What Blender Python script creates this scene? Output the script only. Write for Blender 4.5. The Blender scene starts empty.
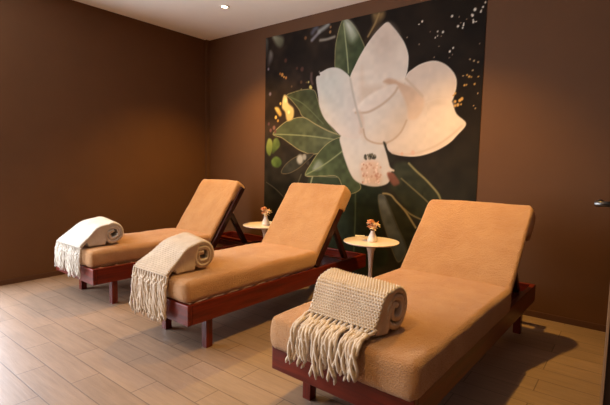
import bpy, bmesh, math, random
import numpy as np
from mathutils import Vector, Matrix, noise

random.seed(7)
SC = bpy.context.scene
COL = SC.collection
PI = math.pi


def srgb(r, g, b):
    f = lambda c: (c / 255 / 12.92) if c / 255 <= 0.04045 else ((c / 255 + 0.055) / 1.055) ** 2.4
    return (f(r), f(g), f(b), 1.0)


# ------------------------------------------------------------------ materials
class NT:
    def __init__(s, name):
        s.m = bpy.data.materials.new(name)
        s.m.use_nodes = True
        s.t = s.m.node_tree
        s.b = s.t.nodes['Principled BSDF']

    def n(s, typ, **kw):
        o = s.t.nodes.new(typ)
        for k, v in kw.items():
            setattr(o, k, v)
        return o

    def l(s, a, b):
        s.t.links.new(a, b)

    def coord(s, out='Object', scale=(1, 1, 1), loc=(0, 0, 0)):
        c = s.n('ShaderNodeTexCoord')
        mp = s.n('ShaderNodeMapping')
        mp.inputs['Scale'].default_value = scale
        mp.inputs['Location'].default_value = loc
        s.l(c.outputs[out], mp.inputs['Vector'])
        return mp.outputs['Vector']

    def noise(s, vec, scale, detail=3, rough=0.55):
        o = s.n('ShaderNodeTexNoise')
        o.inputs['Scale'].default_value = scale
        o.inputs['Detail'].default_value = detail
        o.inputs['Roughness'].default_value = rough
        s.l(vec, o.inputs['Vector'])
        return o.outputs['Fac']

    def ramp(s, fac, stops):
        o = s.n('ShaderNodeValToRGB')
        e = o.color_ramp.elements
        while len(e) < len(stops):
            e.new(0.5)
        for el, (p, c) in zip(e, stops):
            el.position = p
            el.color = c
        s.l(fac, o.inputs['Fac'])
        return o.outputs['Color']

    def bump(s, h, strength, dist=0.01):
        o = s.n('ShaderNodeBump')
        o.inputs['Strength'].default_value = strength
        o.inputs['Distance'].default_value = dist
        s.l(h, o.inputs['Height'])
        s.l(o.outputs['Normal'], s.b.inputs['Normal'])
        return o

    def set(s, **kw):
        for k, v in kw.items():
            s.b.inputs[k.replace('_', ' ')].default_value = v
        return s


def mat_plain(name, col, rough=0.5, nscale=8, var=0.08, bump=0.0, metallic=0.0, bscale=200):
    k = NT(name)
    v = k.coord()
    f = k.noise(v, nscale)
    lo = tuple(c * (1 - var) for c in col[:3]) + (1,)
    hi = tuple(min(1, c * (1 + var)) for c in col[:3]) + (1,)
    k.l(k.ramp(f, [(0.3, lo), (0.7, hi)]), k.b.inputs['Base Color'])
    k.set(Roughness=rough, Metallic=metallic)
    if bump:
        k.bump(k.noise(v, bscale, 2), bump, 0.002)
    return k.m


def mat_wood(name, dark, light, rough=0.35, axis='y'):
    k = NT(name)
    sc = {'x': (2.5, 40, 40), 'y': (40, 2.5, 40), 'z': (40, 40, 2.5)}[axis]
    v = k.coord(scale=sc)
    f = k.noise(v, 1.0, 5, 0.6)
    k.l(k.ramp(f, [(0.28, dark), (0.72, light)]), k.b.inputs['Base Color'])
    k.set(Roughness=rough)
    k.b.inputs['Specular IOR Level'].default_value = 0.35
    k.bump(f, 0.08, 0.002)
    return k.m


def mat_terry(name, col, col2):
    k = NT(name)
    v = k.coord()
    big = k.noise(v, 7, 4, 0.6)
    k.l(k.ramp(big, [(0.3, col2), (0.7, col)]), k.b.inputs['Base Color'])
    fine = k.noise(v, 260, 3, 0.7)
    vo = k.n('ShaderNodeTexVoronoi')
    vo.inputs['Scale'].default_value = 140
    k.l(v, vo.inputs['Vector'])
    mx = k.n('ShaderNodeMath', operation='MULTIPLY_ADD')
    k.l(vo.outputs['Distance'], mx.inputs[0])
    mx.inputs[1].default_value = 0.6
    k.l(fine, mx.inputs[2])
    k.bump(mx.outputs[0], 1.0, 0.008)
    k.set(Roughness=0.95, Sheen_Weight=0.35, Sheen_Roughness=0.45)
    k.b.inputs['Specular IOR Level'].default_value = 0.1
    return k.m


def mat_knit(name, col, col2):
    k = NT(name)
    v = k.coord()
    f = k.noise(v, 18, 3)
    k.l(k.ramp(f, [(0.3, col2), (0.7, col)]), k.b.inputs['Base Color'])
    k.bump(k.noise(v, 420, 3, 0.7), 0.5, 0.003)
    k.set(Roughness=0.95, Sheen_Weight=0.3)
    k.b.inputs['Specular IOR Level'].default_value = 0.1
    return k.m


def mat_floor():
    k = NT('wood_look_tile')
    v = k.coord(loc=(0.235, 2.757 + 0.143 * 6, 0))
    br = k.n('ShaderNodeTexBrick', offset=0.5, offset_frequency=2)
    br.inputs['Scale'].default_value = 1.0
    br.inputs['Brick Width'].default_value = 0.6
    br.inputs['Row Height'].default_value = 0.143
    br.inputs['Mortar Size'].default_value = 0.0028
    br.inputs['Mortar Smooth'].default_value = 0.2
    br.inputs['Color1'].default_value = srgb(148, 122, 101)
    br.inputs['Color2'].default_value = srgb(138, 113, 92)
    br.inputs['Mortar'].default_value = srgb(100, 78, 60)
    k.l(v, br.inputs['Vector'])
    g = k.noise(k.coord(scale=(4, 46, 1)), 1.0, 5, 0.65)
    g2 = k.noise(k.coord(scale=(2.2, 5, 1)), 1.0, 3)
    gr = k.ramp(g, [(0.25, (0.66, 0.64, 0.62, 1)), (0.75, (1.12, 1.12, 1.12, 1))])
    gr2 = k.ramp(g2, [(0.3, (0.82, 0.81, 0.80, 1)), (0.7, (1.1, 1.1, 1.1, 1))])
    m1 = k.n('ShaderNodeMixRGB', blend_type='MULTIPLY')
    m1.inputs[0].default_value = 0.7
    k.l(br.outputs['Color'], m1.inputs[1])
    k.l(gr, m1.inputs[2])
    m2 = k.n('ShaderNodeMixRGB', blend_type='MULTIPLY')
    m2.inputs[0].default_value = 0.7
    k.l(m1.outputs[0], m2.inputs[1])
    k.l(gr2, m2.inputs[2])
    k.l(m2.outputs[0], k.b.inputs['Base Color'])
    k.set(Roughness=0.45)
    k.b.inputs['Specular IOR Level'].default_value = 0.75
    inv = k.n('ShaderNodeMath', operation='MULTIPLY_ADD')
    k.l(br.outputs['Fac'], inv.inputs[0])
    inv.inputs[1].default_value = -1.0
    k.l(g, inv.inputs[2])
    k.bump(inv.outputs[0], 0.25, 0.004)
    return k.m


def mat_emit(name, col, strength):
    k = NT(name)
    k.set(Emission_Color=col, Emission_Strength=strength, Base_Color=col)
    return k.m


M = {}
M['wall'] = mat_plain('brown_wall_paint', srgb(91, 55, 22), 0.8, 3, 0.05, 0.25, bscale=160)
M['skirt'] = mat_plain('brown_skirting', srgb(80, 46, 20), 0.6, 5, 0.05)
M['ceiling'] = mat_plain('ceiling_paint', srgb(250, 243, 230), 0.9, 2, 0.02)
M['floor'] = mat_floor()
M['wood_y'] = mat_wood('mahogany_along', srgb(66, 15, 6), srgb(116, 34, 13), 0.32, 'y')
M['wood_x'] = mat_wood('mahogany_across', srgb(66, 15, 6), srgb(116, 34, 13), 0.32, 'x')
M['wood_z'] = mat_wood('mahogany_upright', srgb(66, 15, 6), srgb(116, 34, 13), 0.32, 'z')
M['wood_shaded'] = mat_wood('mahogany_shaded', srgb(38, 13, 8), srgb(62, 22, 12), 0.4, 'z')  # same mahogany, with the shade on backrest panel and struts put into its colour
M['slat'] = mat_wood('pale_slat', srgb(140, 92, 66), srgb(170, 120, 90), 0.5, 'x')
M['terry'] = mat_terry('tan_terry', srgb(202, 151, 101), srgb(187, 133, 83))
M['knit'] = mat_knit('beige_knit', srgb(212, 194, 172), srgb(196, 176, 154))
M['knit_white'] = mat_knit('ivory_knit', srgb(216, 208, 194), srgb(202, 192, 178))
M['table'] = mat_plain('white_lacquer', srgb(228, 208, 192), 0.35, 5, 0.02)
M['ceramic'] = mat_plain('white_ceramic', srgb(232, 218, 200), 0.35, 20, 0.04)
M['petal'] = mat_plain('dried_petal', srgb(250, 208, 160), 0.8, 60, 0.25)
M['petal2'] = mat_plain('dried_petal_rust', srgb(228, 150, 92), 0.8, 60, 0.25)
M['stem'] = mat_plain('dried_stem', srgb(120, 84, 46), 0.8, 40, 0.2)
M['card'] = mat_plain('white_card', srgb(238, 230, 218), 0.7, 5, 0.02)
M['door'] = mat_wood('dark_door_veneer', srgb(34, 20, 13), srgb(50, 30, 20), 0.4, 'z')
M['edge'] = mat_plain('beige_edge_band', srgb(140, 104, 70), 0.5, 10, 0.05)
M['steel'] = mat_plain('dark_steel', srgb(96, 92, 88), 0.3, 10, 0.03, metallic=1.0)
M['brass'] = mat_plain('brass', srgb(214, 150, 80), 0.35, 10, 0.05, metallic=1.0)
M['white_metal'] = mat_plain('white_enamel', srgb(228, 220, 206), 0.4, 5, 0.02)
M['lamp'] = mat_emit('lamp_glow', (1.0, 0.80, 0.55, 1), 14.0)
M['frame_white'] = mat_plain('window_frame_paint', srgb(230, 228, 222), 0.5, 5, 0.02)


def mat_glass():
    k = NT('window_glass')
    tr = k.n('ShaderNodeBsdfTransparent')
    gl = k.n('ShaderNodeBsdfGlossy')
    gl.inputs['Roughness'].default_value = 0.02
    mx = k.n('ShaderNodeMixShader')
    mx.inputs[0].default_value = 0.06
    k.l(tr.outputs[0], mx.inputs[1])
    k.l(gl.outputs[0], mx.inputs[2])
    k.l(mx.outputs[0], k.t.nodes['Material Output'].inputs['Surface'])
    return k.m


M['glass'] = mat_glass()


# ------------------------------------------------------------------ mesh helpers
def obj(name, bm, mat, parent=None, smooth=False):
    me = bpy.data.meshes.new(name)
    bmesh.ops.recalc_face_normals(bm, faces=bm.faces[:])
    bm.to_mesh(me)
    bm.free()
    if smooth:
        me.shade_smooth()
    me.materials.append(mat)
    o = bpy.data.objects.new(name, me)
    COL.objects.link(o)
    if parent:
        o.parent = parent
    return o


def tag(o, label=None, cat=None, group=None, kind=None):
    if label: o['label'] = label
    if cat: o['category'] = cat
    if group: o['group'] = group
    if kind: o['kind'] = kind
    return o


def empty(name, loc, rz=0.0):
    o = bpy.data.objects.new(name, None)
    o.empty_display_size = 0.1
    o.location = loc
    o.rotation_euler = (0, 0, rz)
    COL.objects.link(o)
    return o


def copy_tree(o, parent=None):
    c = o.copy()
    COL.objects.link(c)
    if parent: c.parent = parent
    for ch in o.children:
        copy_tree(ch, c)
    return c


def add_box(bm, lo, hi, bev=0.0, mtx=None):
    x0, y0, z0 = lo
    x1, y1, z1 = hi
    vs = [bm.verts.new(p) for p in [(x0, y0, z0), (x1, y0, z0), (x1, y1, z0), (x0, y1, z0),
                                    (x0, y0, z1), (x1, y0, z1), (x1, y1, z1), (x0, y1, z1)]]
    fs = [bm.faces.new([vs[i] for i in f]) for f in
          [(0, 3, 2, 1), (4, 5, 6, 7), (0, 1, 5, 4), (1, 2, 6, 5), (2, 3, 7, 6), (3, 0, 4, 7)]]
    es = list({e for f in fs for e in f.edges})
    nv = list(vs)
    if bev:
        r = bmesh.ops.bevel(bm, geom=es, offset=bev, segments=2, affect='EDGES', profile=0.6)
        nv = list({v for f in r['faces'] for v in f.verts} | {v for v in vs if v.is_valid})
    if mtx:
        bmesh.ops.transform(bm, matrix=mtx, verts=nv)


def box(lo, hi, bev=0.0, mtx=None):
    bm = bmesh.new()
    add_box(bm, lo, hi, bev, mtx)
    return bm


def axis_samples(n_in, half, r):
    """1-D positions from -half to half with the rounding zones finely cut"""
    a = [-half + r * (1 - math.cos(t * PI / 2 / 4)) * 1.0 for t in range(0, 5)]
    a = [-half + r * t / 4 for t in range(5)]
    inner = [-half + r + (2 * half - 2 * r) * t / n_in for t in range(1, n_in)]
    return a + inner + [-x for x in reversed(a)]


def rbox_grid(hx, hy, hz, r, n):
    """rounded box centred at 0 (half sizes) as vertex/face lists"""
    ax = [axis_samples(n[0], hx, r), axis_samples(n[1], hy, r), axis_samples(n[2], hz, r)]
    H = (hx, hy, hz)
    bm = bmesh.new()
    cache = {}

    def vert(p):
        q = [max(-H[i] + r, min(H[i] - r, p[i])) for i in range(3)]
        d = Vector([p[i] - q[i] for i in range(3)])
        if d.length > 1e-9:
            # map cube surface to sphere surface evenly
            m = max(abs(c) for c in d)
            if m > 1e-9:
                t = Vector([math.tan(c / r * PI / 4) if abs(c) < r * 1.0001 else c / r for c in d])
                d = t.normalized() * r
        v = Vector(q) + d
        key = tuple(round(c, 6) for c in v)
        if key not in cache:
            cache[key] = bm.verts.new(v)
        return cache[key]

    for a in range(3):
        b, c = (a + 1) % 3, (a + 2) % 3
        for s in (-1, 1):
            for i in range(len(ax[b]) - 1):
                for j in range(len(ax[c]) - 1):
                    quad = []
                    for (ii, jj) in ((i, j), (i + 1, j), (i + 1, j + 1), (i, j + 1)):
                        p = [0, 0, 0]
                        p[a] = s * H[a]
                        p[b] = ax[b][ii]
                        p[c] = ax[c][jj]
                        quad.append(vert(p))
                    q = []
                    for v in quad:
                        if v not in q: q.append(v)
                    if len(q) >= 3:
                        try:
                            bm.faces.new(q)
                        except ValueError:
                            pass
    return bm


def tube(bm, pts, radii, seg=8, cap=True):
    pts = [Vector(p) for p in pts]
    if not hasattr(radii, '__len__'):
        radii = [radii] * len(pts)
    rings = []
    prev = None
    for i, p in enumerate(pts):
        t = (pts[min(i + 1, len(pts) - 1)] - pts[max(i - 1, 0)]).normalized()
        if prev is None:
            ref = Vector((1, 0, 0)) if abs(t.x) < 0.9 else Vector((0, 1, 0))
            a = t.cross(ref).normalized()
        else:
            a = (prev - t * prev.dot(t)).normalized()
        prev = a
        b = t.cross(a)
        rings.append([bm.verts.new(p + (a * math.cos(2 * PI * k / seg) + b * math.sin(2 * PI * k / seg)) * radii[i])
                      for k in range(seg)])
    for r0, r1 in zip(rings, rings[1:]):
        for k in range(seg):
            bm.faces.new((r0[k], r0[(k + 1) % seg], r1[(k + 1) % seg], r1[k]))
    if cap:
        bm.faces.new(list(reversed(rings[0])))
        bm.faces.new(rings[-1])


def lathe(bm, prof, seg=40, c=(0, 0, 0)):
    rings = []
    for r, z in prof:
        if r < 1e-6:
            rings.append([bm.verts.new((c[0], c[1], c[2] + z))])
        else:
            rings.append([bm.verts.new((c[0] + r * math.cos(2 * PI * k / seg), c[1] + r * math.sin(2 * PI * k / seg), c[2] + z))
                          for k in range(seg)])
    for a, b in zip(rings, rings[1:]):
        for k in range(seg):
            q = []
            for v in (a[k % len(a)], a[(k + 1) % len(a)], b[(k + 1) % len(b)], b[k % len(b)]):
                if v not in q: q.append(v)
            if len(q) > 2:
                bm.faces.new(q)


# ------------------------------------------------------------------ room shell
H = 2.6
XR, YF = 5.4, -5.4          # right wall, front wall (behind the camera)
WY0, WY1, WZ0, WZ1 = -4.7, -2.35, 0.10, 2.52     # window in the left wall
tag(obj('floor', box((-0.15, YF - 0.15, -0.1), (XR + 0.15, 0.15, 0)), M['floor']), kind='structure')
bm = box((-0.15, YF - 0.15, H), (XR + 0.15, 0.15, H + 0.1))
tag(obj('ceiling', bm, M['ceiling']), kind='structure')
tag(obj('wall_back', box((0, 0, 0), (XR, 0.15, H)), M['wall']), kind='structure')
bm = bmesh.new()
add_box(bm, (-0.15, WY1, 0), (0, 0.15, H))
add_box(bm, (-0.15, YF, 0), (0, WY0, H))
add_box(bm, (-0.15, WY0, 0), (0, WY1, WZ0))
add_box(bm, (-0.15, WY0, WZ1), (0, WY1, H))
tag(obj('wall_left', bm, M['wall']), kind='structure')
tag(obj('wall_front', box((-0.15, YF - 0.15, 0), (XR + 0.15, YF, H)), M['wall']), kind='structure')
tag(obj('wall_right', box((XR, YF, 0), (XR + 0.15, 0.15, H)), M['wall']), kind='structure')
tag(obj('wall_inner', box((4.30, -1.04, 0), (4.42, -0.001, H)), M['wall']), kind='structure')
BH = 0.045
tag(obj('baseboard_left', box((0.0, YF, 0), (0.012, -0.04, BH), 0.002), M['skirt']), kind='structure')
tag(obj('baseboard_back', box((0.04, -0.012, 0), (4.30, 0, BH), 0.002), M['skirt']), kind='structure')
tag(obj('trim_1', box((0.0, -0.05, 0), (0.032, 0.0, H), 0.003), M['wall']), kind='structure')

# window in the left wall (outside the picture on the left, where the daylight comes from)
wf = bmesh.new()
t = 0.05
add_box(wf, (-0.035, WY0, WZ0), (0.018, WY0 + t, WZ1))
add_box(wf, (-0.035, WY1 - t, WZ0), (0.018, WY1, WZ1))
add_box(wf, (-0.035, WY0 + t, WZ0), (0.018, WY1 - t, WZ0 + t))
add_box(wf, (-0.035, WY0 + t, WZ1 - t), (0.018, WY1 - t, WZ1))
add_box(wf, (-0.035, (WY0 + WY1) / 2 - t / 2, WZ0 + t), (0.018, (WY0 + WY1) / 2 + t / 2, WZ1 - t))
win = tag(obj('window_1', wf, M['frame_white']), kind='structure')
gp = bmesh.new()
for a, b in ((WY0 + t, (WY0 + WY1) / 2 - t / 2), ((WY0 + WY1) / 2 + t / 2, WY1 - t)):
    add_box(gp, (-0.020, a, WZ0 + t), (-0.014, b, WZ1 - t))
obj('pane', gp, M['glass'], win)

# door leaf standing in line with the inner wall, seen almost edge-on at the right
dr = tag(obj('door_1', box((4.254, -1.93, 0.008), (4.294, -1.05, 2.1), 0.002), M['door']), kind='structure')
obj('edge_band', box((4.2545, -1.936, 0.012), (4.2625, -1.930, 2.096), 0.001), M['edge'], dr)
obj('latch_plate', box((4.2640, -1.934, 0.80), (4.288, -1.929, 0.92), 0.001), M['brass'], dr)
hb = bmesh.new()
tube(hb, [(4.254, -1.87, 0.997), (4.196, -1.87, 0.997)], 0.009, 12)
tube(hb, [(4.205, -1.872, 0.997), (4.205, -1.80, 0.997), (4.205, -1.74, 0.997)], [0.010, 0.009, 0.008], 12)
lathe(hb, [(0, 0), (0.026, 0), (0.026, 0.008), (0, 0.008)], 24)
for v in hb.verts:
    if abs(v.co.x) < 0.03 and abs(v.co.y) < 0.03 and v.co.z < 0.01:
        v.co = Vector((4.254 - v.co.z, -1.87 + v.co.y, 0.997 + v.co.x))
obj('door_handle', hb, M['steel'], dr, True)


# ------------------------------------------------------------------ mural
MURAL=[
('f',[(1.729,1.231),(2.014,1.269),(2.135,1.022),(2.291,0.912),(2.437,0.913),(2.464,0.833),(2.45,0.575),(2.506,0.175),(1.658,0.034),(1.588,0.738)],(64,74,52),(1.827,1.231),(38,46,34),(2.196,0.549),0.02,None,0.008),
('f',[(2.025,0.932),(2.312,0.916),(2.437,0.904),(2.458,0.613),(2.485,0.208),(2.12,0.111)],(40,50,34),(2.096,0.849),(30,34,24),(2.429,0.573),0.03,None,0.008),
('l',[(2.184,0.892),(2.191,0.549),(2.185,0.2)],(70,82,58),0.01),
('f',[(1.087,2.481),(1.224,2.444),(1.245,2.388),(1.202,2.344),(1.139,2.383)],(150,148,128),(1.1,2.474),(90,90,72),(1.202,2.35),0.02,None,0.008),
('f',[(1.051,2.326),(1.09,2.284),(1.079,2.222),(1.033,2.163),(1.022,2.22)],(120,115,110),(1.052,2.308),(70,60,58),(1.028,2.182),0.02,None,0.008),
('f',[(0.985,2.465),(1.019,2.423),(1.011,2.295),(0.99,2.261)],(95,98,95),(0.988,2.446),(60,55,50),(1.001,2.278),0.02,None,0.008),
('d',(1.232,2.052),0.0176,(200,140,70)),
('d',(1.202,2.066),0.012,(170,105,50)),
('d',(1.286,2.015),0.0136,(190,130,70)),
('d',(1.257,2.027),0.0096,(230,170,90)),
('d',(1.029,2.136),0.0144,(130,115,125)),
('d',(1.541,2.384),0.016,(120,85,55)),
('d',(1.59,1.939),0.0104,(190,175,110)),
('d',(1.627,1.88),0.012,(215,195,110)),
('d',(1.563,1.939),0.0072,(120,90,50)),
('d',(1.494,1.949),0.0152,(95,70,50)),
('d',(1.846,2.392),0.0136,(160,120,80)),
('d',(1.849,2.437),0.0112,(150,110,75)),
('d',(1.278,2.195),0.0192,(85,55,45)),
('d',(1.503,2.079),0.0216,(85,58,50)),
('d',(1.434,2.096),0.0144,(80,52,44)),
('d',(1.725,2.027),0.0088,(120,110,105)),
('d',(1.367,1.917),0.0112,(100,80,60)),
('l',[(1.623,2.349),(1.666,2.38),(1.714,2.414)],(140,140,150),0.022),
('l',[(1.727,2.332),(1.811,2.329),(1.897,2.338)],(150,145,135),0.018),
('l',[(1.628,2.42),(1.655,2.449),(1.681,2.457)],(90,90,105),0.03),
('l',[(1.714,2.422),(1.776,2.445),(1.817,2.465)],(150,155,155),0.03),
('l',[(1.627,2.021),(1.624,1.962),(1.641,1.917)],(95,75,70),0.02),
('f',[(2.309,2.472),(2.363,2.475),(2.428,2.469),(2.419,2.416),(2.367,2.366),(2.28,2.268),(2.23,2.214),(2.278,2.321),(2.321,2.383)],(125,102,66),(2.394,2.455),(62,46,30),(2.25,2.256),0.025,None,0.008),
('l',[(2.374,2.459),(2.337,2.38),(2.269,2.279)],(150,125,85),0.012),
('f',[(1.983,2.481),(1.941,2.388),(1.911,2.254),(1.908,2.143),(1.914,2.03),(1.965,1.986),(2.08,1.918),(2.152,2.029),(2.239,2.16),(2.201,2.272),(2.14,2.371),(2.073,2.45),(2.017,2.484)],(84,92,64),(1.958,2.21),(64,74,50),(2.159,2.127),0.006,(196,182,135),0.006),
('f',[(2.013,2.466),(2.073,2.437),(2.141,2.354),(2.158,2.297),(2.101,2.252),(2.055,2.323)],(205,210,202),(2.04,2.434),(130,140,115),(2.112,2.251),0.03,None,0.008),
('l',[(2.0,2.441),(2.028,2.273),(2.051,2.124),(2.069,1.975)],(165,175,135),0.008),
('f',[(1.296,1.831),(1.392,1.858),(1.531,1.872),(1.665,1.852),(1.717,1.745),(1.769,1.613),(1.883,1.48),(1.962,1.402),(1.844,1.441),(1.674,1.514),(1.52,1.596),(1.467,1.671),(1.366,1.772)],(60,66,44),(1.357,1.826),(74,80,56),(1.772,1.51),0.006,(196,182,135),0.006),
('l',[(1.314,1.824),(1.535,1.719),(1.788,1.51)],(96,106,76),0.007),
('f',[(1.105,1.426),(1.236,1.528),(1.363,1.577),(1.531,1.59),(1.691,1.514),(1.844,1.443),(2.054,1.362),(1.904,1.289),(1.699,1.205),(1.512,1.237),(1.368,1.309),(1.238,1.38)],(72,80,56),(1.143,1.425),(86,92,68),(1.902,1.378),0.006,(196,182,135),0.007),
('l',[(1.124,1.425),(1.366,1.413),(1.644,1.39),(1.964,1.346)],(140,148,110),0.008),
('f',[(1.569,0.983),(1.651,1.125),(1.763,1.252),(1.887,1.34),(2.018,1.363),(2.073,1.225),(2.168,1.027),(2.244,0.882),(2.072,0.822),(1.976,0.981),(1.786,0.985)],(78,90,60),(1.653,1.039),(70,80,54),(2.032,1.124),0.006,(196,182,135),0.006),
('f',[(1.669,1.053),(1.733,1.147),(1.799,1.108),(1.759,1.055)],(140,150,140),(1.702,1.067),(110,122,96),(1.799,1.121),0.02,None,0.008),
('l',[(1.58,0.994),(1.815,1.106),(2.043,1.25)],(140,150,112),0.009),
('l',[(1.587,0.984),(1.787,0.982),(1.976,0.981)],(130,128,98),0.005),
('f',[(1.234,1.007),(1.299,1.101),(1.443,1.182),(1.632,1.22),(1.676,1.204),(1.583,1.129),(1.481,1.057),(1.338,0.998)],(52,52,44),(1.264,1.03),(60,58,48),(1.615,1.199),0.006,(140,122,88),0.006),
('d',(1.496,1.153),0.0448,(170,168,160)),
('d',(1.554,1.177),0.028,(150,148,140)),
('f',[(1.009,1.29),(1.039,1.376),(1.09,1.361),(1.107,1.284),(1.069,1.192),(1.022,1.221)],(138,150,80),(1.051,1.356),(92,108,50),(1.061,1.212),0.01,None,0.008),
('f',[(1.113,1.355),(1.174,1.382),(1.213,1.305),(1.146,1.238),(1.1,1.221)],(96,112,58),(1.144,1.354),(70,86,42),(1.127,1.241),0.01,None,0.008),
('f',[(1.09,1.135),(1.147,1.181),(1.216,1.159),(1.24,1.108),(1.188,1.062),(1.11,1.078)],(92,112,54),(1.128,1.155),(66,86,40),(1.206,1.085),0.01,None,0.008),
('f',[(1.256,1.829),(1.3,1.82),(1.323,1.748),(1.396,1.683),(1.391,1.586),(1.312,1.563),(1.281,1.655),(1.236,1.713)],(222,204,148),(1.267,1.806),(202,174,112),(1.344,1.583),0.012,None,0.008),
('f',[(1.131,1.706),(1.184,1.708),(1.23,1.639),(1.2,1.618)],(220,190,110),(1.139,1.691),(190,150,80),(1.215,1.631),0.012,None,0.008),
('d',(1.148,1.607),0.0176,(205,170,90)),
('d',(1.213,1.75),0.0144,(205,170,95)),
('d',(1.179,1.569),0.0144,(170,130,65)),
('d',(1.286,1.778),0.0208,(240,222,160)),
('d',(1.332,1.652),0.0176,(245,225,160)),
('d',(1.123,1.496),0.0208,(125,88,82)),
('d',(1.073,1.469),0.0184,(110,75,75)),
('d',(1.143,1.453),0.0176,(100,70,62)),
('d',(1.044,1.541),0.016,(90,60,70)),
('d',(1.059,1.865),0.0184,(110,100,120)),
('d',(1.615,1.888),0.016,(220,205,120)),
('d',(1.497,1.873),0.0104,(130,120,80)),
('d',(1.6,1.119),0.0216,(60,55,46)),
('l',[(1.015,0.893),(1.153,0.827),(1.307,0.721)],(88,84,72),0.006),
('l',[(1.517,0.995),(1.484,0.926),(1.467,0.884)],(90,88,70),0.01),
('l',[(1.665,0.973),(1.643,0.905)],(150,155,125),0.012),
('f',[(2.586,1.124),(2.718,1.129),(2.812,1.05),(2.904,0.969),(2.986,0.889),(3.022,0.833),(2.99,0.63),(2.831,0.648),(2.736,0.709),(2.647,0.808),(2.537,0.909),(2.582,1.0)],(52,54,40),(2.72,1.074),(44,46,30),(2.829,0.683),0.02,None,0.008),
('l',[(2.718,1.129),(2.785,1.067),(2.886,0.985),(2.986,0.884),(3.017,0.825)],(150,140,96),0.011),
('l',[(2.653,0.994),(2.764,0.911),(2.894,0.811),(2.949,0.753)],(120,112,78),0.008),
('f',[(2.43,0.819),(2.479,0.838),(2.524,0.793),(2.571,0.702),(2.645,0.552),(2.727,0.402),(2.714,0.31),(2.659,0.238),(2.605,0.309),(2.528,0.491),(2.465,0.645)],(98,102,100),(2.463,0.789),(66,72,76),(2.655,0.332),0.012,(150,142,118),0.006),
('f',[(2.515,0.808),(2.566,0.827),(2.654,0.755),(2.74,0.654),(2.809,0.562),(2.945,0.329),(2.951,0.194),(2.794,0.166),(2.727,0.39),(2.627,0.581),(2.553,0.716)],(46,46,32),(2.567,0.796),(36,36,24),(2.818,0.356),0.02,None,0.008),
('l',[(2.478,0.85),(2.522,0.85),(2.566,0.835),(2.61,0.791),(2.697,0.712),(2.808,0.569)],(168,152,108),0.011),
('l',[(2.691,0.727),(2.755,0.683),(2.852,0.647),(2.931,0.627)],(140,128,92),0.009),
('f',[(2.465,2.37),(2.515,2.323),(2.564,2.264),(2.63,2.17),(2.67,2.072),(2.677,1.997),(2.67,1.923),(2.654,1.857),(2.633,1.741),(2.587,1.505),(2.311,1.446),(2.168,1.562),(2.111,1.768),(2.086,1.918),(2.137,2.03),(2.222,2.163),(2.321,2.276),(2.408,2.347)],(216,204,192),(2.457,2.324),(224,212,200),(2.296,1.842),0.004,(230,220,208),0.008),
('f',[(2.343,2.223),(2.457,2.324),(2.537,2.243),(2.562,2.105),(2.512,1.924),(2.395,1.92)],(204,188,176),(2.424,2.193),(218,205,193),(2.454,1.931),0.07,None,0.008),
('f',[(2.656,1.864),(2.733,1.943),(2.828,1.976),(2.917,1.977),(3.003,1.936),(3.073,1.863),(3.101,1.791),(3.094,1.708),(3.065,1.63),(2.987,1.562),(2.849,1.514),(2.696,1.638)],(218,200,184),(2.899,1.958),(222,204,188),(2.915,1.623),0.004,(232,218,204),0.01),
('f',[(3.065,1.638),(3.112,1.533),(3.192,1.451),(3.131,1.365),(3.057,1.292),(2.934,1.227),(2.791,1.19),(2.639,1.195),(2.537,1.226),(2.497,1.29),(2.553,1.361),(2.652,1.501),(2.796,1.62),(2.925,1.667),(3.005,1.665)],(226,208,192),(2.985,1.618),(216,198,182),(2.74,1.216),0.004,(228,212,198),0.008),
('f',[(2.821,1.595),(2.925,1.662),(3.063,1.63),(3.054,1.58),(2.94,1.588),(2.872,1.536)],(210,190,172),(2.914,1.645),(222,204,188),(2.942,1.543),0.04,None,0.008),
('l',[(2.559,1.221),(2.69,1.207),(2.814,1.225),(2.955,1.279),(3.076,1.36),(3.16,1.433)],(206,184,166),0.014),
('d',(2.752,1.221),0.0186,(214,176,158)),
('d',(2.651,1.211),0.0143,(212,172,150)),
('f',[(1.999,1.383),(2.209,1.406),(2.461,1.327),(2.49,1.247),(2.523,1.14),(2.545,1.084),(2.579,1.065),(2.555,1.049),(2.542,0.972),(2.5,0.932),(2.396,0.909),(2.269,0.922),(2.181,0.956),(2.124,1.018),(2.064,1.135),(2.019,1.25)],(216,208,200),(2.106,1.23),(208,198,188),(2.374,0.929),0.005,(190,178,166),0.006),
('f',[(2.237,1.109),(2.324,1.156),(2.418,1.13),(2.441,1.049),(2.458,0.978),(2.415,0.936),(2.333,0.932),(2.256,0.989)],(216,186,166),(2.284,1.119),(208,176,154),(2.374,0.947),0.03,None,0.008),
('d',(2.294,1.103),0.0096,(196,154,132)),
('d',(2.264,1.119),0.0104,(232,208,190)),
('d',(2.411,0.98),0.008,(188,140,118)),
('d',(2.324,0.974),0.012,(232,208,190)),
('d',(2.295,0.945),0.0128,(232,208,190)),
('d',(2.407,1.088),0.0088,(232,208,190)),
('d',(2.267,1.006),0.0112,(188,140,118)),
('d',(2.298,1.076),0.008,(188,140,118)),
('d',(2.414,1.123),0.008,(232,208,190)),
('d',(2.419,1.029),0.0088,(188,140,118)),
('d',(2.307,1.037),0.008,(232,208,190)),
('d',(2.408,1.116),0.0072,(232,208,190)),
('d',(2.355,1.001),0.0112,(196,154,132)),
('d',(2.445,1.088),0.0096,(196,154,132)),
('d',(2.376,1.041),0.008,(202,160,140)),
('d',(2.397,1.064),0.0104,(232,208,190)),
('d',(2.266,1.111),0.0088,(188,140,118)),
('d',(2.371,1.079),0.0088,(196,154,132)),
('d',(2.305,1.118),0.0088,(226,198,178)),
('d',(2.431,0.945),0.0112,(232,208,190)),
('d',(2.251,1.067),0.0136,(202,160,140)),
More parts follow.
